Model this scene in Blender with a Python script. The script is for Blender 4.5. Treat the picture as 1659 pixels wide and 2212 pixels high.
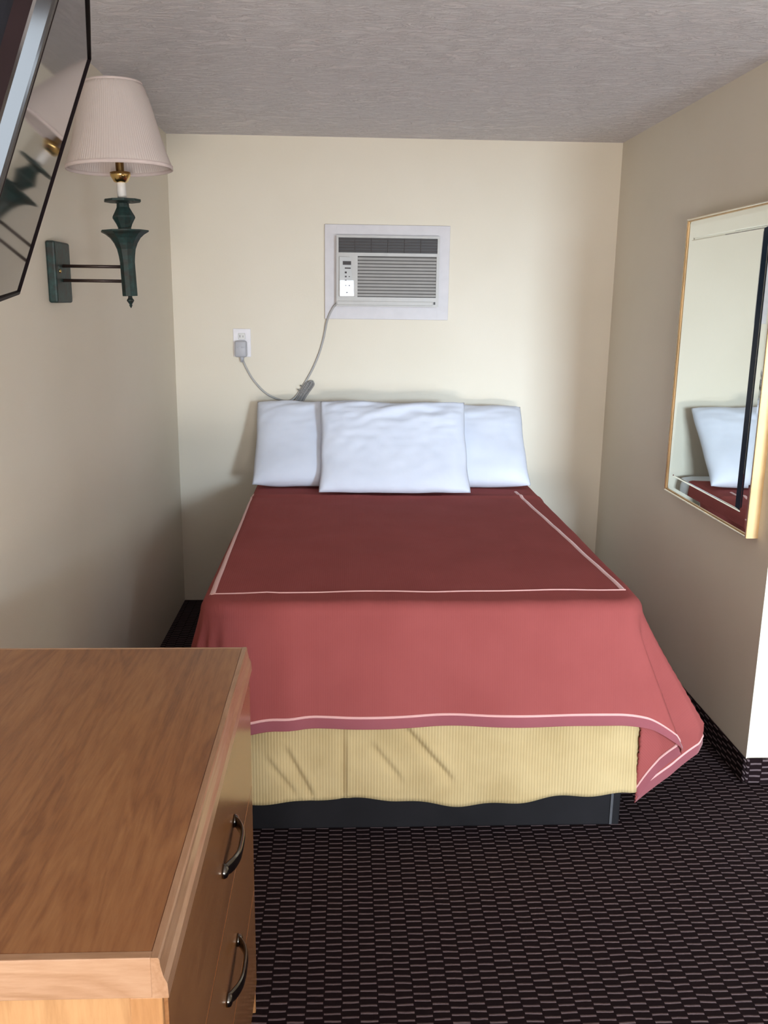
import bpy, bmesh, math, random
from mathutils import Vector, Matrix, noise
PI = math.pi
random.seed(4)
for o in list(bpy.data.objects): bpy.data.objects.remove(o)
scene = bpy.context.scene
C = scene.collection

# ------------------------------------------------------------------ camera, world, lights, exposure
XL, XR, YB, H = -0.8776, 1.3875, 4.7236, 2.4      # left wall, right wall, back wall, ceiling height
YC = 2.758                                         # where the right wall ends in an outer corner
YF, XE = -2.6, 3.1                                 # front wall and far right wall (behind the camera)
f_px, pitch, yaw, roll, cam_h = 1931.99, 0.2315, 0.0451, 0.0126, 1.6149
cd = bpy.data.cameras.new('camera'); cam = bpy.data.objects.new('camera', cd); C.objects.link(cam)
F = Vector((math.sin(yaw)*math.cos(pitch), math.cos(yaw)*math.cos(pitch), -math.sin(pitch)))
R = Vector((math.cos(yaw), -math.sin(yaw), 0)); U = R.cross(F)
R2 = R*math.cos(roll)+U*math.sin(roll); U2 = -R*math.sin(roll)+U*math.cos(roll)
cam.matrix_world = Matrix(((R2.x, U2.x, -F.x, 0), (R2.y, U2.y, -F.y, 0), (R2.z, U2.z, -F.z, cam_h), (0, 0, 0, 1)))
cd.sensor_fit = 'VERTICAL'; cd.sensor_height = 36.0; cd.lens = 36.0*f_px/2212; cd.clip_start = 0.02
scene.camera = cam

scene.view_settings.view_transform = 'Standard'
scene.view_settings.look = 'None'
scene.view_settings.gamma = 1.0
scene.view_settings.use_curve_mapping = False
scene.view_settings.exposure = -0.04

w = bpy.data.worlds.new('daylight'); scene.world = w; w.use_nodes = True
w.node_tree.nodes['Background'].inputs[0].default_value = (0.78, 0.89, 1.0, 1)
w.node_tree.nodes['Background'].inputs[1].default_value = 7.5

WX0, WX1, WZ1 = 1.65, 2.60, 2.06                   # open doorway in the front wall, behind the camera
def area(name, loc, target, sx, sz, power, col, spread):
    l = bpy.data.lights.new(name, 'AREA'); l.shape = 'RECTANGLE'; l.size = sx; l.size_y = sz
    l.energy = power; l.color = col; l.spread = math.radians(spread)
    o = bpy.data.objects.new(name, l); C.objects.link(o); o.location = loc
    o.rotation_euler = (Vector(target)-Vector(loc)).to_track_quat('-Z', 'Y').to_euler()
    return o
# daylight: bright open sky beyond the doorway, and sunlit ground in front of it
area('sky_daylight', (2.85, -8.0, 2.32), (0.3, 3.0, 1.2), 2.2, 1.05, 2050, (0.70, 0.86, 1.0), 180)
area('sunlit_ground', (2.45, YF-2.6, -0.05), (2.45, YF-2.6, 3.0), 1.2, 4.0, 640, (0.74, 0.87, 1.0), 180)
QX0, QX1, QZ0, QZ1 = -0.25, 0.75, 0.60, 1.60       # opening added in the front wall for fill light, unseen behind the camera
area('window_daylight', ((QX0+QX1)/2, YF-0.62, 0.75), ((QX0+QX1)/2, YF+0.4, 0.75+2.6), 1.3, 1.0, 420, (1.0, 0.925, 0.84), 180)  # fill light added to lift the dim walls and ceiling

# ------------------------------------------------------------------ helpers
ORG = {}
def link_mesh(name, bm, mat, parent=None, origin=None, smooth=False):
    if origin is None: origin = ORG[parent.name] if parent else Vector((0, 0, 0))
    origin = Vector(origin)
    for v in bm.verts: v.co -= origin
    me = bpy.data.meshes.new(name); bm.to_mesh(me); bm.free()
    mats = mat if isinstance(mat, (list, tuple)) else [mat]
    for m in mats: me.materials.append(m)
    if smooth:
        for pl in me.polygons: pl.use_smooth = True
    o = bpy.data.objects.new(name, me); C.objects.link(o)
    if parent: o.parent = parent
    else: o.location = origin
    ORG[o.name] = origin
    return o
def part(name, bm, mat, parent, smooth=False, label=None):
    o = link_mesh(name, bm, mat, parent, None, smooth)
    if label: o['label'] = label
    return o
def thing(name, label, cat, loc, group=None):
    o = bpy.data.objects.new(name, None); C.objects.link(o); o.location = loc; o.empty_display_size = 0.05
    o['label'] = label; o['category'] = cat
    if group: o['group'] = group
    ORG[o.name] = Vector(loc); return o
def solo(name, bm, mat, origin, label, cat, smooth=False, group=None):
    o = link_mesh(name, bm, mat, None, origin, smooth); o['label'] = label; o['category'] = cat
    if group: o['group'] = group
    return o
def struct(name, bm, mat, smooth=False):
    o = link_mesh(name, bm, mat, None, (0, 0, 0), smooth); o['kind'] = 'structure'; return o
def box(bm, a, b, bev=0.0, M=None, seg=2):
    x0, y0, z0 = a; x1, y1, z1 = b
    vs = [bm.verts.new((x, y, z)) for z in (z0, z1) for y in (y0, y1) for x in (x0, x1)]
    fs = [bm.faces.new([vs[i] for i in q]) for q in ((0, 2, 3, 1), (4, 5, 7, 6), (0, 1, 5, 4), (2, 6, 7, 3), (0, 4, 6, 2), (1, 3, 7, 5))]
    out = vs
    if bev > 0:
        es = list({e for f_ in fs for e in f_.edges})
        r = bmesh.ops.bevel(bm, geom=es, offset=bev, segments=seg, profile=0.5, affect='EDGES')
        out = list({v for v in r['verts']} | {v for f_ in r['faces'] for v in f_.verts} | {v for v in vs if v.is_valid})
    if M is not None:
        for v in out: v.co = M @ v.co
    return out
def newbox(a, b, bev=0.0, M=None):
    bm = bmesh.new(); box(bm, a, b, bev, M); return bm
def lathe(bm, prof, c, seg=40, closed_top=True, closed_bot=True):
    rings = []
    for r, z in prof:
        rings.append([bm.verts.new((c[0]+r*math.cos(2*PI*i/seg), c[1]+r*math.sin(2*PI*i/seg), c[2]+z)) for i in range(seg)])
    for a, b in zip(rings, rings[1:]):
        for i in range(seg): bm.faces.new((a[i], a[(i+1) % seg], b[(i+1) % seg], b[i]))
    if closed_bot: bm.faces.new(list(reversed(rings[0])))
    if closed_top: bm.faces.new(rings[-1])
def tube(bm, pts, r, seg=10, rs=None, flat=1.0, upv=None):
    pts = [Vector(p_) for p_ in pts]; rings = []
    for i, p_ in enumerate(pts):
        t = (pts[min(i+1, len(pts)-1)]-pts[max(i-1, 0)]).normalized()
        ref = Vector(upv) if upv else (Vector((0, 1, 0)) if abs(t.y) < 0.9 else Vector((1, 0, 0)))
        s = t.cross(ref).normalized(); n = s.cross(t).normalized()
        rr = rs[i] if rs else r
        rings.append([bm.verts.new(p_+s*rr*math.cos(2*PI*k/seg)+n*rr*flat*math.sin(2*PI*k/seg)) for k in range(seg)])
    for a, b in zip(rings, rings[1:]):
        for k in range(seg): bm.faces.new((a[k], a[(k+1) % seg], b[(k+1) % seg], b[k]))
    bm.faces.new(list(reversed(rings[0]))); bm.faces.new(rings[-1])
def smooth_path(ctrl, n=12):
    P = [Vector(c) for c in ctrl]; P = [P[0]*2-P[1]]+P+[P[-1]*2-P[-2]]; out = []
    for i in range(1, len(P)-2):
        for k in range(n):
            t = k/n
            out.append(0.5*((2*P[i])+(P[i+1]-P[i-1])*t+(2*P[i-1]-5*P[i]+4*P[i+1]-P[i+2])*t*t+(3*P[i]-P[i-1]-3*P[i+1]+P[i+2])*t**3))
    out.append(P[-2]); return out
def sstep(a, b, x):
    t = max(0.0, min(1.0, (x-a)/(b-a))); return t*t*(3-2*t)

# ------------------------------------------------------------------ materials
class NT:
    def __init__(s, name, rough=0.5, metal=0.0, spec=0.5):
        s.m = bpy.data.materials.new(name); s.m.use_nodes = True; s.t = s.m.node_tree; s.b = s.t.nodes['Principled BSDF']
        s.b.inputs['Roughness'].default_value = rough; s.b.inputs['Metallic'].default_value = metal
        s.b.inputs['Specular IOR Level'].default_value = spec
    def n(s, typ, **kw):
        nd = s.t.nodes.new(typ)
        for k, v in kw.items():
            if k in nd.inputs: nd.inputs[k].default_value = v
            else: setattr(nd, k, v)
        return nd
    def l(s, a, b): s.t.links.new(a, b)
    def coord(s, scale=(1, 1, 1), kind='Object', rot=(0, 0, 0)):
        tc = s.n('ShaderNodeTexCoord'); mp = s.n('ShaderNodeMapping')
        mp.inputs['Scale'].default_value = scale; mp.inputs['Rotation'].default_value = rot
        s.l(tc.outputs[kind], mp.inputs[0]); return mp.outputs[0]
    def ramp(s, fac, stops):
        r = s.n('ShaderNodeValToRGB'); e = r.color_ramp.elements
        while len(e) < len(stops): e.new(0.5)
        for k, (p_, c) in enumerate(stops): e[k].position = p_; e[k].color = (*c, 1) if len(c) == 3 else c
        s.l(fac, r.inputs[0]); return r.outputs[0]
    def math(s, op, a, b=None, c=None):
        m = s.n('ShaderNodeMath', operation=op)
        for i, x in enumerate((a, b, c)):
            if x is None: continue
            if isinstance(x, (int, float)): m.inputs[i].default_value = x
            else: s.l(x, m.inputs[i])
        return m.outputs[0]
    def noise(s, vec, scale, detail=3, rough=0.5, dist=0.0):
        n_ = s.n('ShaderNodeTexNoise'); n_.inputs['Scale'].default_value = scale; n_.inputs['Detail'].default_value = detail
        n_.inputs['Roughness'].default_value = rough; n_.inputs['Distortion'].default_value = dist
        s.l(vec, n_.inputs['Vector']); return n_.outputs[0]
    def bump(s, h, strength, dist=0.01):
        b = s.n('ShaderNodeBump'); b.inputs['Strength'].default_value = strength; b.inputs['Distance'].default_value = dist
        s.l(h, b.inputs['Height']); s.l(b.outputs[0], s.b.inputs['Normal'])
    def color(s, c):
        if isinstance(c, tuple): s.b.inputs['Base Color'].default_value = (*c, 1)
        else: s.l(c, s.b.inputs['Base Color'])

def plain(name, col, rough=0.5, metal=0.0, spec=0.5, var=0.06, scale=20, bump=0.0):
    m = NT(name, rough, metal, spec); v = m.coord(); n_ = m.noise(v, scale, 3)
    lo = tuple(c*(1-var) for c in col); hi = tuple(min(1, c*(1+var)) for c in col)
    m.color(m.ramp(n_, [(0.3, lo), (0.7, hi)]))
    if bump: m.bump(m.noise(v, scale*8, 3), bump, 0.002)
    return m.m

m = NT('wall_paint_cream', 0.55, 0, 0.35); v = m.coord()
m.color(m.ramp(m.noise(v, 2.0, 3), [(0.3, (0.745, 0.68, 0.565)), (0.7, (0.775, 0.71, 0.60))])); m.bump(m.noise(v, 160, 3), 0.12, 0.002); WALL = m.m
m = NT('ceiling_brushed_plaster', 0.85, 0, 0.2); v = m.coord((1.0, 2.4, 1))
n1 = m.noise(v, 11, 8, 0.68, 1.6); big = m.noise(v, 1.6, 2)
h_ = m.ramp(n1, [(0.44, (0, 0, 0)), (0.50, (0.35, 0.35, 0.35)), (0.64, (1, 1, 1))])
m.color(m.ramp(n1, [(0.42, (0.80, 0.755, 0.765)), (0.62, (0.92, 0.88, 0.89))])); m.bump(h_, 0.75, 0.012); CEIL = m.m

def carpet():
    m = NT('carpet_dark_basket_weave', 0.95, 0, 0.1)
    tc = m.n('ShaderNodeTexCoord'); 
    nz = m.n('ShaderNodeTexNoise'); nz.inputs['Scale'].default_value = 14; nz.inputs['Detail'].default_value = 3; m.l(tc.outputs['UV'], nz.inputs['Vector'])
    add = m.n('ShaderNodeVectorMath', operation='MULTIPLY_ADD'); m.l(nz.outputs['Color'], add.inputs[0]); add.inputs[1].default_value = (0.008, 0.008, 0); m.l(tc.outputs['UV'], add.inputs[2])
    sp = m.n('ShaderNodeSeparateXYZ'); m.l(add.outputs[0], sp.inputs[0])
    cx = m.math('DIVIDE', sp.outputs[0], 0.0425); ci = m.math('FLOOR', cx); cf = m.math('FRACT', cx)
    par = m.math('MODULO', m.math('ADD', ci, 1000), 2.0)
    ry = m.math('FRACT', m.math('ADD', m.math('ADD', m.math('DIVIDE', sp.outputs[1], 0.0232), 200.0), m.math('MULTIPLY', par, 0.5)))
    dy = m.math('ABSOLUTE', m.math('SUBTRACT', ry, 0.5)); dx = m.math('ABSOLUTE', m.math('SUBTRACT', cf, 0.5))
    my = m.math('SUBTRACT', 1.0, m.math('SMOOTH_MIN', m.math('MULTIPLY', dy, 5.6), 1.0, 0.1))
    mx = m.math('LESS_THAN', dx, 0.46)
    k = m.math('MULTIPLY', my, mx); k = m.math('MULTIPLY', k, 1.4); 
    fib = m.noise(tc.outputs['UV'], 420, 2); k2 = m.math('MULTIPLY', k, m.math('ADD', fib, 0.5))
    m.color(m.ramp(k2, [(0.05, (0.0105, 0.0050, 0.0060)), (0.75, (0.150, 0.108, 0.113))]))
    m.bump(k2, 0.5, 0.003); return m.m
CARPET = carpet()

def wood(name, cols, scale=1.0, along='y', rough=0.32, spec=0.5, seed=0.0, bmp=0.08):
    m = NT(name, rough, 0, spec)
    sc = {'y': (7, 0.75, 7), 'x': (0.75, 7, 7), 'z': (7, 7, 0.75)}[along]
    v = m.coord(tuple(a*scale for a in sc)); mp2 = m.n('ShaderNodeMapping'); mp2.inputs['Location'].default_value = (seed, seed*2, seed); m.l(v, mp2.inputs[0]); v = mp2.outputs[0]
    n1 = m.noise(v, 1.6, 4, 0.55, 0.6)
    rings = m.math('FRACT', m.math('MULTIPLY', n1, 9.0)); tri = m.math('ABSOLUTE', m.math('SUBTRACT', rings, 0.5))
    fine = m.noise(v, 22, 4, 0.7)
    mix = m.math('ADD', m.math('MULTIPLY', tri, 0.34), m.math('ADD', m.math('MULTIPLY', n1, 0.5), m.math('MULTIPLY', fine, 0.45)))
    m.color(m.ramp(mix, [(0.36, cols[0]), (0.56, cols[1]), (0.80, cols[2])])); 
    if bmp: m.bump(fine, bmp, 0.001)
    return m.m
OAKC = [(0.185, 0.068, 0.024), (0.29, 0.116, 0.041), (0.375, 0.173, 0.066)]
OAK = wood('oak_laminate', OAKC, 1.0, 'y', 0.33, 0.5)
OAK_FRONT = wood('oak_drawer_front', [(0.22, 0.09, 0.034), (0.30, 0.13, 0.05), (0.36, 0.17, 0.07)], 1.1, 'y', 0.20, 0.6, 4.2, 0)
OAK_EDGE = wood('oak_solid_edge', [(0.32, 0.165, 0.085), (0.40, 0.22, 0.125), (0.47, 0.28, 0.17)], 1.4, 'y', 0.28, 0.5, 1.7)
OAK_EDGEX = wood('oak_solid_edge_end', [(0.32, 0.165, 0.085), (0.40, 0.22, 0.125), (0.47, 0.28, 0.17)], 1.4, 'x', 0.35, 0.5, 2.9)
OAK_SIDE = wood('oak_end_panel', [(0.36, 0.175, 0.070), (0.46, 0.24, 0.105), (0.53, 0.295, 0.135)], 0.9, 'z', 0.4, 0.4, 7.1)  # same oak, coloured lighter because daylight falls on the near end
OAK_STILE = wood('oak_stile', [(0.35, 0.16, 0.06), (0.42, 0.20, 0.08), (0.48, 0.25, 0.10)], 1.2, 'z', 0.4, 0.4, 3.3)

def cloth(name, lo, hi, rough=0.85, rib=0.0, ribscale=500, sheen=0.3, scale=6, bmp=0.35):
    m = NT(name, rough, 0, 0.12); m.b.inputs['Sheen Weight'].default_value = sheen
    tc = m.n('ShaderNodeTexCoord'); uv = tc.outputs['UV']; n1 = m.noise(tc.outputs['Object'], scale, 4)
    sp = m.n('ShaderNodeSeparateXYZ'); m.l(uv, sp.inputs[0])
    if rib:
        s1 = m.math('SINE', m.math('MULTIPLY', sp.outputs[0], ribscale)); irr = m.noise(uv, 90, 2)
        fac = m.math('ADD', m.math('MULTIPLY', s1, rib), n1)
        m.color(m.ramp(fac, [(0.25, lo), (0.75, hi)])); m.bump(s1, bmp, 0.0015)
    else:
        m.color(m.ramp(n1, [(0.3, lo), (0.7, hi)])); m.bump(m.noise(uv, 700, 2), 0.15, 0.001)
    return m.m
SPREAD = cloth('bedspread_maroon', (0.285, 0.067, 0.063), (0.32, 0.079, 0.075), 0.9, 0.04, 900, 0.0, 6, 0.08)
HEM = cloth('bedspread_binding', (0.255, 0.07, 0.085), (0.285, 0.08, 0.095), 0.7)
CORD = cloth('pink_cord', (0.70, 0.38, 0.36), (0.76, 0.43, 0.41), 0.6)
SKIRT = cloth('bed_skirt_tan', (0.44, 0.32, 0.155), (0.58, 0.44, 0.235), 0.9, 0.16, 2*PI/0.0092, 0.0)
LINEN = cloth('white_linen', (0.65, 0.69, 0.80), (0.70, 0.74, 0.85), 0.85, sheen=0.1)
MATTR = cloth('mattress_ticking', (0.66, 0.70, 0.79), (0.70, 0.74, 0.83), 0.9)
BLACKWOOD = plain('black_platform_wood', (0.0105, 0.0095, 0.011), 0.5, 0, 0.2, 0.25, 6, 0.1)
BLACKTRIM = plain('grey_corner_strip', (0.12, 0.12, 0.13), 0.25, 0.3)
WHITEPL = plain('white_plastic', (0.68, 0.67, 0.66), 0.35, 0, 0.5, 0.03)
ACGREY = plain('appliance_grey_plastic', (0.45, 0.435, 0.42), 0.40, 0, 0.5, 0.04)
ACGLOSS = plain('glossy_control_panel', (0.44, 0.42, 0.41), 0.07, 0, 0.8, 0.02)
ACDARK = plain('dark_intake_grille', (0.022, 0.017, 0.018), 0.5)
ACSLAT = plain('intake_slat_brown', (0.045, 0.033, 0.032), 0.5, 0, 0.3)
ACBACK = plain('grille_recess', (0.10, 0.09, 0.085), 0.7)
TRIMW = plain('white_painted_trim', (0.63, 0.60, 0.62), 0.45, 0, 0.4, 0.03)
CORDGREY = plain('grey_power_cord', (0.42, 0.41, 0.40), 0.5)
CORDDK = plain('bundled_cord_grey', (0.26, 0.25, 0.245), 0.55)
PLUG = plain('plug_grey', (0.46, 0.46, 0.50), 0.45)
PLATE = plain('outlet_plate_white', (0.78, 0.76, 0.80), 0.35)
GREEN = NT('verdigris_painted_metal', 0.5, 0.15, 0.4); v = GREEN.coord()
GREEN.color(GREEN.ramp(GREEN.noise(v, 34, 4, 0.7), [(0.35, (0.022, 0.020, 0.017)), (0.55, (0.016, 0.038, 0.036)), (0.8, (0.03, 0.075, 0.072))])); GREEN.bump(GREEN.noise(v, 120, 3), 0.2, 0.002); GREEN = GREEN.m
BROWNM = plain('dark_brown_metal', (0.042, 0.026, 0.022), 0.4, 0.4)
BRASS = plain('polished_brass', (0.72, 0.50, 0.20), 0.22, 1.0)
SLEEVE = plain('ivory_candle_sleeve', (0.80, 0.77, 0.74), 0.5)
m = NT('pleated_lamp_shade', 0.9, 0, 0.15); tc = m.n('ShaderNodeTexCoord'); sp = m.n('ShaderNodeSeparateXYZ'); m.l(tc.outputs['Object'], sp.inputs[0])
ang = m.math('ARCTAN2', sp.outputs[1], sp.outputs[0]); pl_ = m.math('SINE', m.math('MULTIPLY', ang, 120.0))
m.color(m.ramp(pl_, [(0.0, (0.74, 0.65, 0.61)), (1.0, (0.80, 0.71, 0.67))])); m.bump(pl_, 0.25, 0.002)
tr = m.n('ShaderNodeBsdfTranslucent'); tr.inputs[0].default_value = (0.80, 0.66, 0.60, 1); mx_ = m.n('ShaderNodeMixShader'); mx_.inputs[0].default_value = 0.22
m.l(m.b.outputs[0], mx_.inputs[1]); m.l(tr.outputs[0], mx_.inputs[2]); m.l(mx_.outputs[0], m.t.nodes['Material Output'].inputs['Surface'])
SHADE = m.m
SHADETRIM = plain('shade_trim', (0.68, 0.57, 0.54), 0.8)
GOLD = plain('gold_frame', (0.80, 0.58, 0.30), 0.30, 0.85, 0.5, 0.12, 14)
SILVER = plain('silver_gilt_bead', (0.82, 0.77, 0.66), 0.25, 0.9, 0.5, 0.08, 14)
GOLDWOOD = plain('gilt_frame_side', (0.74, 0.52, 0.27), 0.32, 0.35, 0.5, 0.15, 8)
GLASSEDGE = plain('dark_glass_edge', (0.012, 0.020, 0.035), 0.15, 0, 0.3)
MIRROR = NT('silvered_mirror', 0.015, 1.0); MIRROR.color((0.86, 0.90, 0.87)); MIRROR = MIRROR.m
BEZEL = plain('tv_bezel_black', (0.016, 0.009, 0.010), 0.55, 0, 0.05)
GLOSSRIM = plain('tv_glossy_rim', (0.012, 0.010, 0.012), 0.08, 0, 1.0)
SCREEN = NT('tv_screen_glossy', 0.045, 0, 0.5); SCREEN.color((0.006, 0.006, 0.008)); SCREEN.b.inputs['IOR'].default_value = 1.62; SCREEN = SCREEN.m
TVBACK = plain('tv_back_plastic', (0.014, 0.014, 0.018), 0.7, 0, 0.05)
STEEL = plain('bracket_steel', (0.05, 0.05, 0.055), 0.4, 0.6)
NICKEL = plain('dark_nickel_pull', (0.13, 0.115, 0.10), 0.18, 1.0, 0.5, 0.15)
DARKCURT = cloth('dark_navy_curtain', (0.020, 0.022, 0.035), (0.03, 0.033, 0.05), 0.95)

# ------------------------------------------------------------------ setting
T = 0.12
def plane_uv(bm, pts, uvs, mat_i=0):
    uvl = bm.loops.layers.uv.verify(); vs = [bm.verts.new(p_) for p_ in pts]; fc = bm.faces.new(vs); fc.material_index = mat_i
    for lp, uv in zip(fc.loops, uvs): lp[uvl].uv = uv
bm = newbox((XL-T, YF-T, -0.1), (XE+T, YB+T, 0.0))
uvl = bm.loops.layers.uv.verify()
for fc in bm.faces:
    for lp in fc.loops: lp[uvl].uv = (lp.vert.co.x, lp.vert.co.y)
struct('floor', bm, CARPET)
struct('ceiling', newbox((XL-T, YF-T, H), (XE+T, YB+T, H+0.1)), CEIL)
struct('wall_left', newbox((XL-T, YF-T, 0), (XL, YB+T, H)), WALL)
struct('wall_back', newbox((XL, YB, 0), (XR+T, YB+T, H)), WALL)
bm = bmesh.new()                                   # the right wall turns its outer corner in one piece of plaster
box(bm, (XR, YC+T, 0), (XR+T, YB, H)); struct('wall_right', bm, WALL)
struct('wall_return', newbox((XR, YC, 0), (XE, YC+T, H), 0.0), WALL)
struct('wall_far_right', newbox((XE, YF-T, 0), (XE+T, YC+T, H)), WALL)
bm = bmesh.new()
box(bm, (XL, YF-T, 0), (QX0, YF, H)); box(bm, (QX1, YF-T, 0), (WX0, YF, H)); box(bm, (QX0, YF-T, 0), (QX1, YF, QZ0)); box(bm, (QX0, YF-T, QZ1), (QX1, YF, H)); box(bm, (WX1, YF-T, 0), (XE, YF, H))
box(bm, (WX0, YF-T, WZ1), (WX1, YF, H)); struct('wall_front', bm, WALL)
bm = bmesh.new(); s = 0.06
box(bm, (WX0-s, YF, 0), (WX0, YF+0.02, WZ1+s)); box(bm, (WX1, YF, 0), (WX1+s, YF+0.02, WZ1+s)); box(bm, (WX0, YF, WZ1), (WX1, YF+0.02, WZ1+s))
struct('door_1', bm, TRIMW)
bm = bmesh.new()
box(bm, (QX0-s, YF, QZ0-s), (QX0, YF+0.02, QZ1+s)); box(bm, (QX1, YF, QZ0-s), (QX1+s, YF+0.02, QZ1+s)); box(bm, (QX0, YF, QZ0-s), (QX1, YF+0.02, QZ0)); box(bm, (QX0, YF, QZ1), (QX1, YF+0.02, QZ1+s))
struct('window_1', bm, TRIMW)  # trim round the added fill-light opening
def base(name, a, b, uvf):
    bm = newbox(a, b, 0.006); uvl = bm.loops.layers.uv.verify()
    for fc in bm.faces:
        for lp in fc.loops: lp[uvl].uv = uvf(lp.vert.co)
    struct(name, bm, CARPET)
base('baseboard_right', (XR-0.010, YC-0.010, 0), (XR, YB, 0.095), lambda c: (c.y, c.z+c.x))
base('baseboard_return', (XR, YC-0.010, 0), (XE, YC, 0.095), lambda c: (c.x, c.z-c.y))

# ------------------------------------------------------------------ bed: platform, box spring, mattress
MX0, MX1, MY0, MY1, ZT = -0.436, 0.925, 2.535, 4.66, 0.735
bed = thing('bed', 'double bed on a black box platform with its head against the cream wall', 'bed', (0.25, 3.6, 0))
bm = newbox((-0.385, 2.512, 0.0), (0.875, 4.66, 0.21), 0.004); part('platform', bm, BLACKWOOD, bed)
bm = bmesh.new(); box(bm, (0.842, 2.508, 0.004), (0.850, 2.5125, 0.205)); part('corner_strip', bm, BLACKTRIM, bed, label='thin grey metal strip near the platform corner')
def rounded_slab(x0, x1, y0, y1, z0, z1, r, bv):
    """slab with rounded plan corners and softened edges"""
    def ringpts(i, z):
        rr = r-i; out = []
        for cx_, cy_, a0 in ((x1-r, y0+r, -90), (x1-r, y1-r, 0), (x0+r, y1-r, 90), (x0+r, y0+r, 180)):
            for k in range(9):
                a = math.radians(a0+k*11.25); out.append((cx_+rr*math.cos(a), cy_+rr*math.sin(a), z))
        return out
    lv = [(bv*(1-math.sin(math.radians(a))), z0+bv*(1-math.cos(math.radians(a)))) for a in (0, 30, 60, 90)]
    lv += [(bv*(1-math.cos(math.radians(a))), z1-bv*(1-math.sin(math.radians(a)))) for a in (0, 30, 60, 90)]
    bm = bmesh.new(); rings = [[bm.verts.new(c) for c in ringpts(i, z)] for i, z in lv]; n_ = len(rings[0])
    for a, b in zip(rings, rings[1:]):
        for k in range(n_): bm.faces.new((a[k], a[(k+1) % n_], b[(k+1) % n_], b[k]))
    bm.faces.new(list(reversed(rings[0]))); bm.faces.new(rings[-1]); return bm
bm = rounded_slab(MX0+0.01, MX1-0.01, MY0+0.01, MY1, 0.21, 0.45, 0.09, 0.03); part('box_spring', bm, MATTR, bed, True)
bm = rounded_slab(MX0, MX1, MY0, MY1, 0.452, ZT-0.010, 0.10, 0.045); part('mattress', bm, MATTR, bed, True)

# bedspread: a flat rectangle of cloth laid over the rounded mattress outline
RC = 0.10                                          # plan radius of the outline corners
EDG = 0.045                                        # bend radius where the cloth turns down
SX0, SX1, SY0 = MX0-0.005, MX1+0.005, MY0-0.005
DROPF, DROPS = 0.350, 0.478                         # cloth beyond the edge at the foot and at the sides
RPL = [(-8, None), (0, None)]
CORNER_R = [(0.0, (SX1-RC, 2.450)), (14.0, (SX1+0.02, 2.447)), (30.0, (SX1+0.100, 2.450)), (35.0, (SX1+0.108, 2.468)), (44.0, (SX1+0.045, 2.492)), (52.0, (SX1-0.018, 2.492)),
            (60.0, (SX1+0.110, 2.545)), (69.0, (SX1+0.215, 2.595)), (74.0, (SX1+0.240, 2.625)), (81.0, (SX1+0.20, 2.70)), (90.0, (SX1+0.10, 2.76))]
def interp(tab, t):
    if t <= tab[0][0]: return Vector(tab[0][1])
    for (a, pa), (b, pb) in zip(tab, tab[1:]):
        if t <= b:
            k = (t-a)/(b-a); return Vector(pa)*(1-k)+Vector(pb)*k
    return Vector(tab[-1][1])
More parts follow.
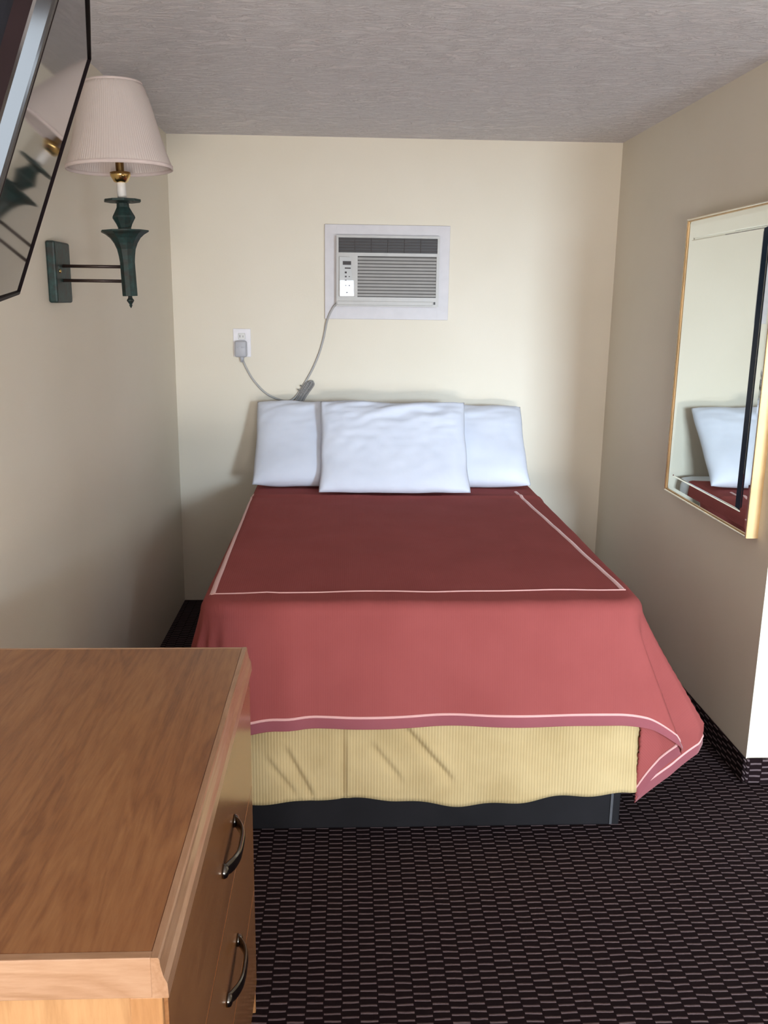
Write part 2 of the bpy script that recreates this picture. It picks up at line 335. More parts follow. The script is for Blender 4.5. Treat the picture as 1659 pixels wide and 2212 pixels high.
def spread_pt(u, v, off=0.0):
    """cloth coordinates (metres, as if laid flat) to the place in the room; off lifts along the outside"""
    cxl, cxr, cy = SX0+RC, SX1-RC, SY0+RC
    if u < cxl and v < cy: q = Vector((cxl, cy)); dv = Vector((u, v))-q; side = 'cl'
    elif u > cxr and v < cy: q = Vector((cxr, cy)); dv = Vector((u, v))-q; side = 'cr'
    elif u < cxl: q = Vector((cxl, v)); dv = Vector((u-cxl, 0)); side = 'l'
    elif u > cxr: q = Vector((cxr, v)); dv = Vector((u-cxr, 0)); side = 'r'
    elif v < cy: q = Vector((u, cy)); dv = Vector((0, v-cy)); side = 'f'
    else: q = Vector((u, v)); dv = Vector((0, 0)); side = 't'
    L = dv.length; nrm = dv/L if L > 1e-9 else Vector((0, 0))
    s = L-(RC-EDG)
    ztop = ZT+0.006*noise.noise(Vector((u*2.2, v*2.2, 3.1)))+0.0025*noise.noise(Vector((u*7, v*7, 1.1)))
    ztop += 0.007*math.exp(-((v-4.045)/0.022)**2)
    if s <= 0: return Vector((u, v, ztop+off))
    bend = EDG*PI/2
    if s < bend:
        a = s/EDG; xy = q+nrm*(RC-EDG+EDG*math.sin(a)); z = ztop-EDG*(1-math.cos(a))
        N = Vector((nrm.x*math.sin(a), nrm.y*math.sin(a), math.cos(a))); P = Vector((xy.x, xy.y, z))
    else:
        d = s-bend; k = sstep(0.0, 0.36, d)
        flare = {'f': 0.22, 'l': 0.05, 'r': 0.12, 'cl': 0.22, 'cr': 0.05, 't': 0}[side]
        out = RC+flare*d
        # shallow folds along the straight sides
        if side == 'f': out += k*(0.007*math.sin(u*13+0.6)+0.006*noise.noise(Vector((u*5, d*2, 0)))+0.02*sstep(0.45, 0.85, u)*math.sin((u-0.45)*22)*0.5)
        if side in 'lr': out += k*(0.018*math.sin(v*15)+0.012*noise.noise(Vector((v*6, d*2, 5))))
        if side == 'cl':
            th = math.atan2(abs(nrm.x), abs(nrm.y)); out += k*(0.035*math.sin(th*9.5+0.4)*math.sin(th*2))
            out += k*0.007*math.sin(SX0*13+0.6)*(1-th/(PI/2))
        xy = q+nrm*out; z = ztop-EDG-d*0.992
        if side == 'cl': th_ = math.atan2(abs(nrm.x), abs(nrm.y)); xy = xy+nrm*(sstep(0.0, 0.14, d)*0.013*math.sin(th_*15.0)*math.sin(th_*2))
        if side == 'f' and u < 0: xy = xy+nrm*(sstep(0.0, 0.14, d)*0.006*math.sin((u-cxl)*42)*(1-sstep(-0.20, -0.02, u))*sstep(cxl, cxl+0.03, u)) if u < -0.02 else xy
        if side in ('l', 'cl'): z -= 0.020*k
        if side == 'f': z -= 0.020*k*(1-sstep(cxl, -0.02, u))
        if side in ('cr', 'f', 'r'):
            th = math.degrees(math.atan2(nrm.x, -nrm.y))
            if side == 'cr':
                tgt = interp(CORNER_R, th); kk = min(1.0, d/0.40)**1.15
                a0 = q+nrm*(RC+0.05*d)
                xy = a0*(1-kk)+tgt*kk
                
            elif side == 'f':
                w_ = sstep(0.45, cxr, u); kk = min(1.0, d/0.40)**1.15; a0 = Vector((u, cy-RC-0.05*d)); xy = xy*(1-w_)+(a0*(1-kk)+Vector((u, 2.450))*kk)*w_
            elif side == 'r':
                w_ = 1-sstep(cy, cy+0.35, v); kk = min(1.0, d/0.40)**1.15; a0 = Vector((SX1+0.05*d, v)); xy = xy*(1-w_)+(a0*(1-kk)+Vector((SX1+0.10, v+(2.76-cy)*w_))*kk)*w_
        N = Vector((nrm.x, nrm.y, 0.05)); P = Vector((xy.x, xy.y, z))
    return P+N*off
def true_pt(u, v, off):
    P = spread_pt(u, v); e = 0.004
    a = spread_pt(u+e, v)-spread_pt(u-e, v); b = spread_pt(u, v+e)-spread_pt(u, v-e); n_ = a.cross(b)
    if n_.length < 1e-9: return spread_pt(u, v, off)
    return P+n_.normalized()*off
U0, U1, V0, V1 = SX0-DROPS, SX1+DROPS, SY0-DROPF, 4.45
def frange(a, b, st):
    n_ = max(1, round((b-a)/st)); return [a+(b-a)*i/n_ for i in range(n_+1)]
us = frange(U0, SX0+RC, 0.010)[:-1]+frange(SX0+RC, SX1-RC, 0.022)[:-1]+frange(SX1-RC, U1, 0.008)
vs_ = frange(V0, SY0+RC, 0.008)[:-1]+frange(SY0+RC, V1, 0.022)
def hemwave(u, v):                                 # the foot hem is not quite straight
    return 0.0
bm = bmesh.new(); uvl = bm.loops.layers.uv.verify()
grid = [[bm.verts.new(spread_pt(u, v)) for u in us] for v in vs_]
for j in range(len(vs_)-1):
    for i in range(len(us)-1):
        fc = bm.faces.new((grid[j][i], grid[j][i+1], grid[j+1][i+1], grid[j+1][i]))
        for lp, (a, b) in zip(fc.loops, ((us[i], vs_[j]), (us[i+1], vs_[j]), (us[i+1], vs_[j+1]), (us[i], vs_[j+1]))): lp[uvl].uv = (a, b)
bs = solo('bedspread', bm, SPREAD, (0.25, 3.6, 0.45), 'maroon bedspread with pink piping draped over the bed', 'bedspread', True)
sm = bs.modifiers.new('thickness', 'SOLIDIFY'); sm.thickness = 0.003; sm.offset = -1
def ribbon(name, mat, path, width, thick, parent, st=0.012, off0=0.0006, label=None, inner=False):
    """band of cloth following the bedspread between cloth coordinates"""
    bm = bmesh.new(); uvl = bm.loops.layers.uv.verify(); pts = []
    for (a, b) in zip(path, path[1:]):
        a, b = Vector(a), Vector(b); n_ = max(2, int((b-a).length/st))
        for k in range(n_): pts.append(a+(b-a)*k/n_)
    pts.append(Vector(path[-1])); rows = []
    nw = 4
    for i, p_ in enumerate(pts):
        t1 = (pts[min(i+1, len(pts)-1)]-p_); t0 = (p_-pts[max(i-1, 0)])
        t1 = t1.normalized() if t1.length > 0 else t0.normalized(); t0 = t0.normalized() if t0.length > 0 else t1
        t = (t0+t1).normalized(); nn = Vector((-t.y, t.x)); mit = 1/max(0.4, t.dot(t1))
        row = []
        for k in range(nw+1):
            wv = (k/nw-0.5)*width*mit; hgt = off0+thick*math.sin(PI*k/nw)
            if inner: hgt = -0.0038-hgt
            c = p_+nn*wv; row.append(bm.verts.new(true_pt(c.x, c.y, hgt)))
        rows.append(row)
    for r0, r1 in zip(rows, rows[1:]):
        for k in range(nw):
            fc = bm.faces.new((r0[k], r0[k+1], r1[k+1], r1[k]))
            for lp in fc.loops: lp[uvl].uv = (lp.vert.co.x, lp.vert.co.y)
    bmesh.ops.recalc_face_normals(bm, faces=bm.faces)
    return part(name, bm, mat, parent, True, label)
g = 0.016
ribbon('hem_binding', HEM, [(U0+g, V1-0.01), (U0+g, V0+g), (U1-g, V0+g), (U1-g, V1-0.01)], 0.030, 0.0012, bs, label='purplish binding along the hem')
g = 0.034
ribbon('hem_piping', CORD, [(U0+g, V1-0.01), (U0+g, V0+g), (U1-g, V0+g), (U1-g, V1-0.01)], 0.0075, 0.003, bs, label='pink piping above the hem')
ribbon('hem_binding', HEM, [(SX1-RC+0.10, V0+0.016), (U1-0.016, V0+0.016), (U1-0.016, V0+0.12)], 0.030, 0.0008, bs, label='purplish binding on the turned-back underside of the corner', inner=True)
ribbon('hem_piping', CORD, [(SX1-RC+0.10, V0+0.034), (U1-0.034, V0+0.034), (U1-0.034, V0+0.12)], 0.0075, 0.003, bs, label='pink piping on the turned-back underside of the corner', inner=True)
ribbon('top_piping', CORD, [(-0.436, 4.14), (-0.406, 2.630)], 0.018, 0.003, bs, label='wide pink piping down the left of the top')
ribbon('top_piping', CORD, [(0.815, 4.15), (0.880, 2.662)], 0.016, 0.003, bs, label='wide pink piping down the right of the top')
ribbon('top_piping', CORD, [(-0.410, 2.632), (-0.24, 2.652), (-0.2, 2.645), (0.888, 2.662)], 0.007, 0.003, bs, label='thin pink piping across the foot of the top')

# bed skirt: one band of cloth round the foot and both sides
def skirt():
    bm = bmesh.new(); uvl = bm.loops.layers.uv.verify()
    x0, x1, y0 = -0.415, 0.920, 2.488
    path = [(x0, 4.5), (x0, y0+0.03), (x0+0.03, y0), (x1-0.02, y0), (x1, y0+0.02), (x1, 4.5)]
    pts = []; s = 0
    for (a, b) in zip(path, path[1:]):
        a, b = Vector(a), Vector(b); n_ = max(1, int((b-a).length/0.008)); t = (b-a).normalized(); nn = Vector((t.y, -t.x))
        for k in range(n_): pts.append((a+(b-a)*k/n_, nn, s+(b-a).length*k/n_))
        s += (b-a).length
    pts.append((Vector(path[-1]), nn, s)); zt = 0.415; rows = []
    for p_, nn, s_ in pts:
        x = p_.x; foot = p_.y < 2.52
        zb = 0.112+0.008*math.sin(x*9+1.2)+0.004*math.sin(x*31)
        if foot: zb -= 0.010*math.exp(-((x-0.42)/0.16)**2); zb += 0.012*sstep(0.6, 0.9, x)+0.004
        col = []
        for k in range(23):
            t = k/22; z = zt+(zb-zt)*t; o_ = 0.012*t+0.004*t*math.sin(s_*26)
            if foot:
                def crease(xa, za, xb, zb_, wd, am):
                    d_ = Vector((xb-xa, zb_-za)); L_ = d_.length; d_ /= L_; e_ = Vector((x-xa, z-za)); tt = e_.dot(d_)
                    if tt < -0.02 or tt > L_+0.02: return 0
                    pr = e_.x*(-d_.y)+e_.y*d_.x; env = sstep(-0.02, 0.03, tt)*(1-sstep(L_-0.03, L_+0.02, tt))
                    return am*env*(math.exp(-(pr/wd)**2)*1.0-0.6*math.exp(-((pr-wd*1.8)/wd)**2))
                o_ += crease(0.165, 0.37, 0.33, 0.18, 0.012, -0.016)
                o_ += crease(0.08, 0.30, 0.175, 0.18, 0.010, -0.010)
                o_ += crease(-0.005, 0.40, -0.005, 0.13, 0.010, -0.012)
                o_ += crease(-0.18, 0.29, -0.10, 0.13, 0.010, -0.012)
                o_ += crease(-0.24, 0.26, -0.15, 0.14, 0.008, -0.010)
                o_ += 0.010*noise.noise(Vector((x*6, z*4, 2)))
            P = p_+nn*max(min(o_, -0.004 if z > 0.385 else (0.006 if z > 0.31 else 0.022)), -0.014)
            if P.y > 2.60 or not foot: pass
            col.append(bm.verts.new((P.x, P.y, z)))
        rows.append((col, s_))
    for (c0, s0), (c1, s1) in zip(rows, rows[1:]):
        for k in range(22):
            fc = bm.faces.new((c0[k], c0[k+1], c1[k+1], c1[k]))
            for lp, uv in zip(fc.loops, ((s0, k), (s0, k+1), (s1, k+1), (s1, k))): lp[uvl].uv = (uv[0], uv[1]*0.015)
    return bm
sk = solo('bed_skirt', skirt(), SKIRT, (0.25, 3.5, 0.11), 'tan ribbed bed skirt hanging below the bedspread', 'bed skirt', True)
sm = sk.modifiers.new('thickness', 'SOLIDIFY'); sm.thickness = 0.002; sm.offset = 0

# ------------------------------------------------------------------ pillows
def pillow(label, cx, width, y_bot, y_top, z_bot, z_top, thick, seed, group, yaw_=0.0, roll_=0.0, wr=1.0):
    """pillow leaning back: local x across, local y up its height, local z out of its face"""
    bm = bmesh.new(); uvl = bm.loops.layers.uv.verify()
    Lh = math.hypot(y_top-y_bot, z_top-z_bot); upv = Vector((0, y_top-y_bot, z_top-z_bot)).normalized(); rt = Vector((1, 0, 0))
    rt = (rt+Vector((0, 0, roll_))).normalized(); nrm = rt.cross(upv).normalized()     # points to the camera side
    c0 = Vector((cx, (y_bot+y_top)/2, (z_bot+z_top)/2)); NU, NV = 56, 44
    def P(a, b, sgn):                               # a,b in -1..1
        ex = 1-abs(a)**5; ey = 1-abs(b)**5
        th = thick/2*(max(0, ex)**0.55)*(max(0, ey)**0.5)
        th *= 1+0.10*noise.noise(Vector((a*1.7+seed, b*1.7, sgn)))
        # seams pull in a little between the corners
        x = a*width/2*(1-0.020*(1-b*b))*(1+0.012*noise.noise(Vector((b*2.3, seed, 1))))
        y = b*Lh/2*(1-0.030*(1-a*a)*(1 if b > 0 else 0.1))*(1+0.018*noise.noise(Vector((a*2.6, seed, 7))))
        wk = wr*0.006*(noise.noise(Vector((a*2+b*5+seed, b*9-a*4, sgn*2)))*sstep(-0.6, 1.0, b)+0.5*noise.noise(Vector((a*7, b*5+seed, sgn)))) 
        wk += wr*0.009*sstep(0.35, 0.8, b)*math.exp(-((a-0.05)/0.55)**2)*math.sin((b*7.5-a*2.5)*2.1+seed)
        if max(abs(a), abs(b)) > 0.97: wk = 0
        return c0+rt*x+upv*y+nrm*(sgn*(th+ (wk if sgn > 0 else 0)))
    As = [math.sin((i/NU-0.5)*PI)*0.35+(i/NU-0.5)*2*0.65 for i in range(NU+1)]; Bs = [math.sin((j/NV-0.5)*PI)*0.35+(j/NV-0.5)*2*0.65 for j in range(NV+1)]
    for sgn in (1, -1):
        gr = [[bm.verts.new(P(a, b, sgn)) for a in As] for b in Bs]
        for j in range(NV):
            for i in range(NU):
                q_ = (gr[j][i], gr[j][i+1], gr[j+1][i+1], gr[j+1][i]); fc = bm.faces.new(q_ if sgn > 0 else tuple(reversed(q_)))
                for lp in fc.loops: lp[uvl].uv = (lp.vert.co.x, lp.vert.co.z)
    bmesh.ops.remove_doubles(bm, verts=bm.verts, dist=0.0004)
    return solo('pillow', bm, LINEN, (cx, y_bot, z_bot), label, 'pillow', True, group)
PG = 'white pillows propped at the head of the bed'
pillow('white pillow at the left end of the row, beside the cord', -0.107, 0.668, 4.195, 4.550, 0.757, 1.112, 0.140, 1.3, PG, wr=0.8)
pillow('white pillow at the right end of the row, nearest the mirror', 0.563, 0.668, 4.195, 4.545, 0.757, 1.098, 0.140, 5.1, PG, wr=0.6)
pillow('wrinkled white pillow in the middle, in front of the other two', 0.232, 0.70, 4.040, 4.350, 0.754, 1.138, 0.105, 8.7, PG, wr=1.5)

# ------------------------------------------------------------------ dresser
DX0, DX1, DY0, DY1, DZ = -0.80, -0.205, 0.862, 1.778, 0.902
dr = thing('dresser', 'oak laminate dresser under the television, its drawers facing right', 'dresser', ((DX0+DX1)/2, (DY0+DY1)/2, 0))
TH = 0.052; XF = DX1+0.004
bm = newbox((DX0+0.004, DY0+0.012, DZ-TH+0.004), (DX1-0.010, DY1-0.006, DZ), 0.0015); part('top', bm, OAK, dr)
def edge_profile():
    # solid edging: upright at the top, then a cove that kicks outwards, swept along the front
    prof = [(DX1-0.0095, DZ+0.0005), (DX1-0.001, DZ+0.0005), (DX1+0.0005, DZ-0.003), (DX1+0.001, DZ-0.010), (DX1+0.004, DZ-0.024), (DX1+0.008, DZ-0.033), (DX1+0.009, DZ-TH), (DX1-0.0095, DZ-TH)]
    bm = bmesh.new(); ra = [bm.verts.new((x, DY0, z)) for x, z in prof]; rb = [bm.verts.new((x, DY1, z)) for x, z in prof]; n_ = len(prof)
    for k in range(n_): bm.faces.new((ra[k], ra[(k+1) % n_], rb[(k+1) % n_], rb[k]))
    bm.faces.new(list(reversed(ra))); bm.faces.new(rb); bmesh.ops.recalc_face_normals(bm, faces=bm.faces); return bm
part('front_edging', edge_profile(), OAK_EDGE, dr, label='paler solid wood edging along the front')
bm = newbox((DX0, DY0, DZ-TH), (DX1-0.0095, DY0+0.0115, DZ+0.0005), 0.0012); part('end_edging', bm, OAK_EDGEX, dr, label='paler solid wood edging along the near end')
bm = newbox((DX0, DY1-0.0055, DZ-TH), (DX1-0.0095, DY1, DZ+0.0005), 0.0012); part('end_edging', bm, OAK_EDGEX, dr, label='paler solid wood edging along the far end')
bm = newbox((DX0, DY0+0.012, 0.0), (DX1-0.040, DY1-0.01, DZ-TH), 0.001); part('carcass', bm, OAK_SIDE, dr)
bm = newbox((DX0, DY0+0.007, 0.0), (DX1-0.034, DY0+0.012, DZ-TH-0.001), 0.0008); part('end_panel', bm, OAK_SIDE, dr)
for y0_, y1_ in ((DY0+0.002, DY0+0.012), (DY1-0.012, DY1-0.002)):
    bm = newbox((DX1-0.036, y0_, 0.0), (DX1+0.001, y1_, DZ-TH-0.0005), 0.002); part('stile', bm, OAK_STILE, dr, label='redder upright at a front corner')
zs = [0.085, 0.335, 0.590, DZ-TH-0.004]
for k in range(3):
    za, zb = zs[k], zs[k+1]-0.0018
    bm = newbox((DX1-0.010, DY0+0.0125, za), (XF+0.001, DY1-0.0125, zb), 0.001); d = part('drawer', bm, OAK_FRONT, dr)
    zc = [0.195, 0.445, 0.695][k]; yc = 1.385; hw = 0.074
    bm = bmesh.new(); pts = []
    for i in range(25):
        t = i/24*2-1; pts.append((XF+0.0015+0.022*max(0, 1-abs(t)**3.2), yc+hw*t, zc))
    tube(bm, pts, 0.0125, 16, rs=[0.0115 if abs(i-12) > 10 else 0.0130 for i in range(25)], flat=0.34, upv=(1, 0, 0.0001))
    for sg in (-1, 1):
        r0 = len(bm.verts); lathe(bm, [(0.012, -0.003), (0.012, 0.002), (0.010, 0.006), (0.005, 0.008)], (0, 0, 0), 16); bm.verts.ensure_lookup_table()
        for vtx in bm.verts[r0:]: x_, y_, z_ = vtx.co; vtx.co = Vector((XF+0.003+z_, yc+sg*hw+x_, zc+y_))
    part('handle', bm, NICKEL, d, True, 'dark metal bow handle')
bm = newbox((DX1-0.034, DY0+0.03, 0.0), (DX1-0.022, DY1-0.03, 0.083), 0.001); part('plinth', bm, OAK_STILE, dr)

# ------------------------------------------------------------------ television on a wall bracket
def tv():
    A = Vector((-0.437, 1.693, 2.019)); B = Vector((-0.584, 1.667, 1.615)); wv = Vector((0.256, -0.966, -0.032)).normalized()   # wv runs towards the camera
    vv = (B-A).normalized(); vv = (vv-wv*vv.dot(wv)).normalized(); nn = wv.cross(vv)
    if nn.x < 0: nn = -nn
    Wd, Ht = 0.729, 0.432
    def L(a, b, c): return A+wv*a+vv*b+nn*c        # a along width, b downwards, c out of the screen
    M = Matrix(((wv.x, vv.x, nn.x, A.x), (wv.y, vv.y, nn.y, A.y), (wv.z, vv.z, nn.z, A.z), (0, 0, 0, 1)))
    ctr = L(Wd/2, Ht/2, -0.03)
    t = thing('television', 'black flat television on the left wall above the dresser, tilted down', 'television', tuple(ctr))
    bw = 0.009
    bm = bmesh.new()
    prof = [(0.0012, -0.034), (0.0, -0.018), (0.0, -0.015), (0.0030, -0.002)]+[(0.003+0.006*(1-math.cos(math.radians(a)))*0.5, -0.002+0.005*math.sin(math.radians(a))) for a in (30, 60, 90)]+[(bw, 0.003), (bw, -0.008)]
    rr = [[bm.verts.new(L(x, y, c)) for x, y in ((i_, i_), (Wd-i_, i_), (Wd-i_, Ht-i_*1.3), (i_, Ht-i_*1.3))] for i_, c in prof]
    for q_, (a, b) in enumerate(zip(rr, rr[1:])):
        for k in range(4):
            fc = bm.faces.new((a[k], a[(k+1) % 4], b[(k+1) % 4], b[k])); fc.material_index = 1 if 1 <= q_ <= 4 else 0
    bmesh.ops.recalc_face_normals(bm, faces=bm.faces)
    part('bezel', bm, [BEZEL, GLOSSRIM], t)
    part('screen', newbox((bw, bw, -0.006), (Wd-bw, Ht-bw-0.003, 0.0), 0, M), SCREEN, t)
    bm = newbox((0.02, 0.02, -0.05), (Wd-0.02, Ht-0.02, -0.020), 0.008, M); box(bm, (0.14, 0.10, -0.066), (Wd-0.14, Ht-0.03, -0.045), 0.008, M)
    part('back_casing', bm, TVBACK, t)
    # bracket: wall plate, folding arm, mounting plate
    bm = newbox((XL, 1.26, 1.70), (XL+0.014, 1.34, 1.92), 0.002)
    pm = L(Wd/2, Ht/2, -0.075); tube(bm, [(XL+0.012, 1.30, 1.81), (XL+0.13, 1.20, 1.81), tuple(pm)], 0.013, 12)
    box(bm, (Wd/2-0.1, Ht/2-0.1, -0.080), (Wd/2+0.1, Ht/2+0.1, -0.066), 0.002, M); part('wall_bracket', bm, STEEL, t)
tv()

# ------------------------------------------------------------------ wall lamp
LX, LY = -0.655, 2.83
lamp = thing('wall_lamp', 'dark green swing-arm wall lamp with pleated cream shade on the left wall', 'lamp', (XL, LY, 1.60))
part('wall_plate', newbox((XL, 2.762, 1.598), (-0.850, 2.912, 1.776), 0.006), GREEN, lamp)
bm = bmesh.new(); bm2 = bmesh.new(); lathe(bm2, [(0.006, 0), (0.0055, 0.003), (0.002, 0.005)], (0, 0, 0), 16)
for vtx in bm2.verts: x_, y_, z_ = vtx.co; vtx.co = Vector((-0.851+z_, 2.80+x_, 1.690+y_))
bm.free(); part('screw', bm2, BRASS, lamp, True)
for zz in (1.706, 1.664):
    bm = bmesh.new(); tube(bm, [(-0.852, LY, zz), (LX-0.01, LY, zz)], 0.0048, 12); part('arm', bm, BROWNM, lamp, True)
bm = bmesh.new()
lathe(bm, [(0.001, -0.017), (0.005, -0.009), (0.004, -0.006), (0.011, 0.004), (0.011, 0.007), (0.007, 0.012), (0.006, 0.018), (0.0225, 0.0185), (0.0228, 0.024), (0.0225, 0.118), (0.0245, 0.136),
           (0.028, 0.155), (0.035, 0.172), (0.045, 0.187), (0.058, 0.198), (0.071, 0.205), (0.071, 0.209), (0.030, 0.210), (0.0195, 0.212), (0.0195, 0.217), (0.024, 0.228), (0.034, 0.245), (0.033, 0.250), (0.026, 0.262), (0.019, 0.275), (0.018, 0.286),
           (0.024, 0.289), (0.054, 0.2905), (0.054, 0.297), (0.015, 0.298)], (LX, LY, 1.602), 10)
part('stem', bm, GREEN, lamp, False)
bm = bmesh.new(); lathe(bm, [(0.013, 0), (0.013, 0.052), (0.010, 0.054)], (LX, LY, 1.898), 24); part('candle_sleeve', bm, SLEEVE, lamp, True, 'ivory candle sleeve')
bm = bmesh.new(); lathe(bm, [(0.010, 0), (0.020, 0.004), (0.029, 0.020), (0.030, 0.030), (0.026, 0.031), (0.012, 0.034), (0.012, 0.075), (0.004, 0.08)], (LX, LY, 1.945), 28); 
box(bm, (LX+0.010, LY-0.030, 1.962), (LX+0.016, LY-0.010, 1.968), 0.001)
for a in range(3):                                  # arms that carry the shade
    t = a*2*PI/3+0.4; tube(bm, [(LX+0.01*math.cos(t), LY+0.01*math.sin(t), 2.01), (LX+0.09*math.cos(t), LY+0.09*math.sin(t), 2.165)], 0.0016, 6)
part('socket', bm, BRASS, lamp, True, 'polished brass socket')
def shade():
    bm = bmesh.new(); seg = 120; prof = [(0.152, 1.984), (0.1515, 1.992), (0.138, 2.030), (0.124, 2.078), (0.1115, 2.13), (0.099, 2.175), (0.088, 2.205), (0.080, 2.219)]
    inner = [(r-0.002, z) for r, z in reversed(prof)]
    ring = prof+inner; rr = []
    for r, z in ring: rr.append([bm.verts.new((LX+r*math.cos(2*PI*i/seg), LY+r*math.sin(2*PI*i/seg), z)) for i in range(seg)])
    for a, b in zip(rr, rr[1:]+rr[:1]):
        for i in range(seg): bm.faces.new((a[i], a[(i+1) % seg], b[(i+1) % seg], b[i]))
    bmesh.ops.recalc_face_normals(bm, faces=bm.faces); return bm
shd = part('lamp_shade', shade(), SHADE, lamp, True, 'pleated cream lamp shade')
for vtx in shd.data.vertices: vtx.co -= Vector((LX-XL, 0, 0))
shd.location = (LX-XL, 0, 0); ORG[shd.name] = Vector((LX, LY, 1.60))
seg = 96
for (r, z, hh) in ((0.1535, 1.982, 0.011), (0.0825, 2.211, 0.009)):
    bm = bmesh.new(); rr = []
    for dr_, dz in ((0, 0), (0, hh), (-0.004, hh), (-0.004, 0)): rr.append([bm.verts.new((LX+(r+dr_)*math.cos(2*PI*i/seg), LY+(r+dr_)*math.sin(2*PI*i/seg), z+dz)) for i in range(seg)])
    for a, b in zip(rr, rr[1:]+rr[:1]):
        for i in range(seg): bm.faces.new((a[i], a[(i+1) % seg], b[(i+1) % seg], b[i]))
    bmesh.ops.recalc_face_normals(bm, faces=bm.faces); part('shade_trim', bm, SHADETRIM, shd, True)

Ml = Matrix.Translation((LX-XL, 0, 0.06)) @ Matrix.Rotation(-0.030, 4, 'Y') @ Matrix.Translation((-(LX-XL), 0, -0.06))
for o in lamp.children:                            # the upright leans a little towards the wall
    if o.name.split('.')[0] in ('stem', 'candle_sleeve', 'socket', 'lamp_shade'): o.matrix_local = Ml @ Matrix.Translation(o.location)

# ------------------------------------------------------------------ air conditioner in its wall frame
AX0, AX1, AZ0, AZ1 = -0.045, 0.474, 1.588, 1.934; YA = YB-0.062
bm = bmesh.new(); ox0, ox1, oz0, oz1 = -0.104, 0.530, 1.523, 1.988
box(bm, (ox0, YB-0.018, oz0), (AX0+0.004, YB, oz1), 0.002); box(bm, (AX1-0.004, YB-0.018, oz0), (ox1, YB, oz1), 0.002)
box(bm, (AX0, YB-0.0178, oz0), (AX1, YB, AZ0+0.004), 0.002); box(bm, (AX0, YB-0.0178, AZ1-0.004), (AX1, YB, oz1), 0.002)
o_ = struct('trim_1', bm, TRIMW)
ac = thing('air_conditioner', 'pale grey air conditioner set in the wall above the bed', 'air conditioner', ((AX0+AX1)/2, YB, AZ0))
bm = bmesh.new()
box(bm, (AX0+0.005, YA+0.012, AZ0+0.005), (AX1-0.005, YB+0.10, AZ1-0.005), 0.002)
part('casing', bm, ACGREY, ac)
# front bezel with openings for the intake and the outlet louvres
gx0, gx1, gz0, gz1 = 0.062, 0.460, 1.634, 1.834; ix0, ix1, iz0, iz1 = -0.034, 0.463, 1.850, 1.922
bm = bmesh.new(); ya, yb = YA, YA+0.014
box(bm, (AX0, ya, AZ0), (AX1, yb, gz0)); box(bm, (AX0, ya, gz0), (gx0, yb, gz1)); box(bm, (gx1, ya, gz0), (AX1, yb, gz1)); box(bm, (AX0, ya, gz1), (AX1, yb, iz0))
box(bm, (AX0, ya, iz0), (ix0, yb, iz1)); box(bm, (ix1, ya, iz0), (AX1, yb, iz1)); box(bm, (AX0, ya, iz1), (AX1, yb, AZ1))
bmesh.ops.remove_doubles(bm, verts=bm.verts, dist=0.0001); box(bm, (AX0+0.004, ya-0.004, AZ0+0.006), (AX1-0.03, ya+0.001, AZ0+0.026), 0.002)
fr = part('front_bezel', bm, ACGREY, ac)
bm = newbox((ix0-0.001, YA+0.010, iz0-0.001), (ix1+0.001, YA+0.0125, iz1+0.001)); gi = part('intake_grille', bm, ACDARK, ac, label='dark intake grille along the top')
bm = bmesh.new()
for k in range(5): z = iz0+0.008+k*0.0140; box(bm, (ix0, YA+0.003, z), (ix1, YA+0.011, z+0.0035))
for k in range(1, 6): x = ix0+(ix1-ix0)*k/6; box(bm, (x-0.0012, YA+0.002, iz0), (x+0.0012, YA+0.011, iz1))
part('intake_slats', bm, ACSLAT, gi)
bm = newbox((gx0-0.001, YA+0.0115, gz0-0.001), (gx1+0.001, YA+0.0125, gz1+0.001)); go = part('outlet_grille', bm, ACBACK, ac)
bm = bmesh.new(); nl = 12
for k in range(nl):
    z = gz0+0.003+k*(gz1-gz0-0.006)/nl; M_ = Matrix.Translation((0, YA+0.006, z+0.0065)) @ Matrix.Rotation(math.radians(-32), 4, 'X')
    box(bm, (gx0, -0.0012, -0.0062), (gx1, 0.0012, 0.0062), 0, M_)
part('louvres', bm, ACGREY, go)
Mc = Matrix.Translation((0.008, YA-0.001, 1.733)) @ Matrix.Rotation(math.radians(8.6), 4, 'Z') @ Matrix.Rotation(math.radians(-1.0), 4, 'X')
bm = newbox((-0.040, -0.003, -0.098), (0.040, 0.003, 0.098), 0.003, Mc); cp = part('control_panel', bm, ACGREY, ac, label='control panel at the left')
part('panel_cover', newbox((-0.035, -0.0040, -0.095), (0.035, -0.0025, -0.018), 0.0006, Mc), ACGLOSS, cp, label='glossy lower part of the control panel')  # glossy piece added so the reflected daylight shows only here
for k, (x, z, w_, hh) in enumerate(((0, 0.066, 0.042, 0.018), (0.004, 0.041, 0.030, 0.006), (-0.006, 0.020, 0.010, 0.009), (-0.006, 0.000, 0.009, 0.007), (0.012, 0.000, 0.006, 0.004), (-0.006, -0.018, 0.008, 0.004), (-0.006, -0.044, 0.009, 0.005), (0.012, -0.044, 0.008, 0.005), (0.0, -0.078, 0.012, 0.007))):
    part('display' if k == 0 else 'button', newbox((x-w_/2, -0.0048, z-hh/2), (x+w_/2, -0.0028, z+hh/2), 0, Mc), ACSLAT, cp)
bm = newbox((0.449, YA-0.003, 1.600), (0.458, YA+0.001, 1.613), 0.001); part('latch', bm, ACDARK, ac)
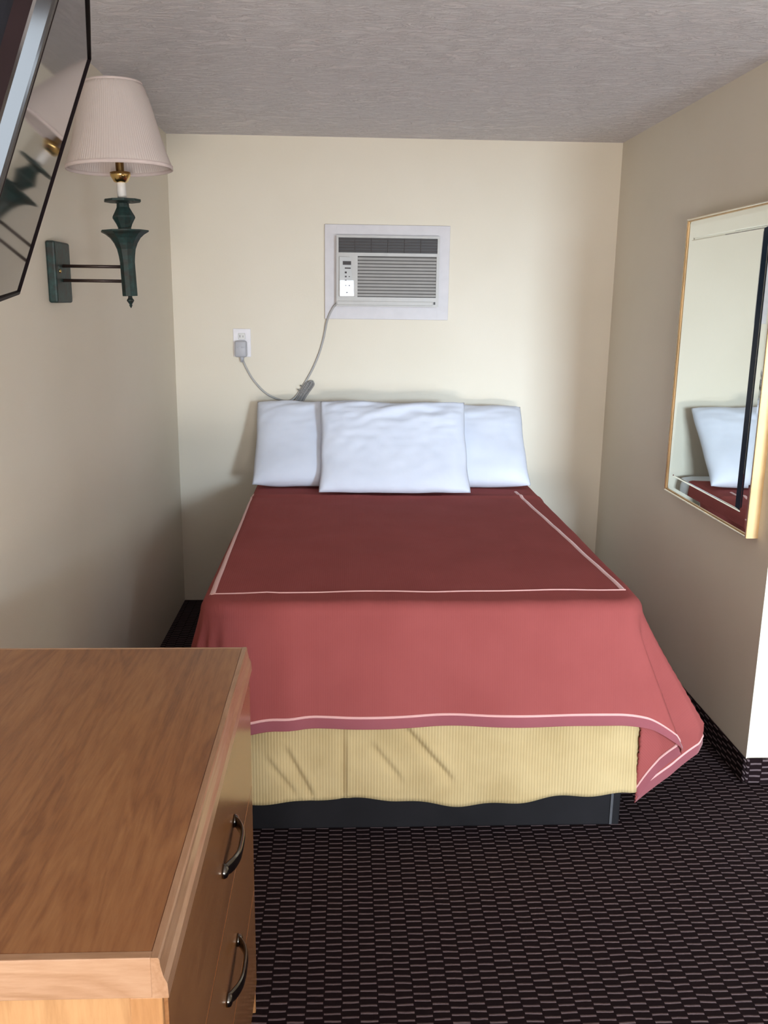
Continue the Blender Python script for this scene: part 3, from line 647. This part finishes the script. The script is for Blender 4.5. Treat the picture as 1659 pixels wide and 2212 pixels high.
# power cord, its plug and the tied bundle
yw = YB-0.012
pw = [(AX0+0.002, YB-0.045, 1.600), (-0.066, yw-0.024, 1.572), (-0.092, yw-0.012, 1.515), (-0.110, yw, 1.43), (-0.135, yw, 1.345), (-0.175, yw, 1.255), (-0.225, yw, 1.170), (-0.262, yw-0.004, 1.118), (-0.300, yw-0.002, 1.100),
      (-0.36, yw, 1.112), (-0.42, yw, 1.145), (-0.475, yw, 1.205), (-0.510, yw, 1.265), (-0.527, yw-0.010, 1.310), (-0.532, yw-0.018, 1.335)]
bm = bmesh.new(); tube(bm, smooth_path(pw, 8), 0.0052, 10); pc = part('power_cord', bm, CORDGREY, ac, True)
bm = bmesh.new()
for k, (dx, dy, dz) in enumerate(((0, 0, 0), (0.012, -0.006, 0.003), (-0.010, -0.008, -0.002), (0.004, -0.014, 0.004), (0.016, -0.012, -0.004))):
    a = Vector((-0.195+dx, yw-0.006+dy, 1.195+dz)); b = Vector((-0.262+dx*0.8, yw-0.010+dy, 1.085+dz))
    t_ = (a-b).normalized(); n_ = Vector((t_.z, 0, -t_.x))*0.010
    tube(bm, smooth_path([a, a+t_*0.012+n_*0.8, a+n_*1.6, (a+b)/2+n_*1.3, b+n_*1.6, b-t_*0.01+n_*0.8, b, (a+b)/2, a], 5), 0.0046, 8)
for i in range(2):
    c_ = Vector((-0.225+i*0.014, yw-0.014, 1.150+i*0.02)); tube(bm, [c_+Vector((-0.022, 0, 0.013)), c_+Vector((0.0, -0.014, 0)), c_+Vector((0.026, 0, -0.012))], 0.0030, 8)
part('cord_bundle', bm, CORDDK, pc, True, 'darker tied bundle of spare cord')
bm = newbox((-0.566, yw-0.036, 1.325), (-0.504, yw+0.004, 1.408), 0.010); tube(bm, [(-0.530, yw-0.018, 1.335), (-0.531, yw-0.016, 1.300)], 0.010, 12, rs=[0.013, 0.008])
box(bm, (-0.552, yw-0.039, 1.372), (-0.540, yw-0.034, 1.380), 0.001); box(bm, (-0.530, yw-0.039, 1.372), (-0.518, yw-0.034, 1.380), 0.001)
part('plug', bm, PLUG, pc, True, 'bulky pale grey plug')
ol = thing('wall_outlet', 'white wall outlet on the back wall with the plug in it', 'outlet', (-0.530, YB, 1.33))
part('cover_plate', newbox((-0.576, YB-0.006, 1.325), (-0.486, YB, 1.468), 0.002), PLATE, ol)
bm = newbox((-0.550, YB-0.009, 1.413), (-0.514, YB-0.004, 1.446), 0.003); rc = part('receptacle', bm, WHITEPL, ol)
bm = bmesh.new(); box(bm, (-0.542, YB-0.0096, 1.424), (-0.540, YB-0.0085, 1.436)); box(bm, (-0.526, YB-0.0096, 1.424), (-0.524, YB-0.0085, 1.434)); part('slots', bm, ACDARK, rc)

# ------------------------------------------------------------------ mirror on the right wall
def mirror():
    y0, y1, z0, z1 = 2.852, 3.645, 0.853, 1.945; XM = XR-0.040
    t = thing('wall_mirror', 'tall upright mirror in a thin gilt frame on the right wall', 'mirror', (XR, (y0+y1)/2, z0))
    fw = 0.012; bm = bmesh.new()
    def ringp(prof, bm):
        # prof: list of (inset, x); mitred rectangular sweep
        rr = [[bm.verts.new((x, y, z)) for (y, z) in ((y0+i, z0+i), (y1-i, z0+i), (y1-i, z1-i), (y0+i, z1-i))] for i, x in prof]
        n_ = len(prof)
        for a, b in zip(rr, rr[1:]):
            for k in range(4): bm.faces.new((a[k], a[(k+1) % 4], b[(k+1) % 4], b[k]))
        return rr
    ringp([(0.0, XR), (0.0, XR-0.012), (0.0, XM+0.003), (0.0015, XM), (0.006, XM), (0.008, XM+0.003), (fw, XM+0.003), (fw+0.002, XM+0.008), (fw+0.002, XR)], bm)
    bmesh.ops.recalc_face_normals(bm, faces=bm.faces); part('frame', bm, GOLDWOOD, t)
    bm = bmesh.new(); ringp([(0.002, XM-0.0015), (0.0055, XM-0.0025), (0.0085, XM-0.0005)], bm); bmesh.ops.recalc_face_normals(bm, faces=bm.faces); part('gilt_bead', bm, SILVER, t, label='silvery bead along the face of the frame')
    g0 = XM+0.006
    bm = bmesh.new(); rr = ringp([(fw+0.001, g0), (fw+0.018, g0-0.0022), (fw+0.062, g0-0.0022)], bm)
    rr2 = ringp([(fw+0.062, g0-0.0022), (fw+0.0655, g0-0.0002), (fw+0.067, g0-0.0008), (fw+0.0765, g0-0.0140)], bm); bm.faces.new(rr2[-1])
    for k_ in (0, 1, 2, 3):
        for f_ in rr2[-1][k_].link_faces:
            if all(v_ in rr2[-1]+rr2[-2] for v_ in f_.verts) and len({v_ for v_ in f_.verts} & set(rr2[-1])) == 2 and all(v_.co.y < y0+fw+0.09 for v_ in f_.verts): f_.material_index = 1  # only the near bevel is coloured dark; the others stay mirrored
    bmesh.ops.remove_doubles(bm, verts=bm.verts, dist=0.00005); bmesh.ops.recalc_face_normals(bm, faces=bm.faces)
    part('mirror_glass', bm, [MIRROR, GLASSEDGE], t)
mirror()
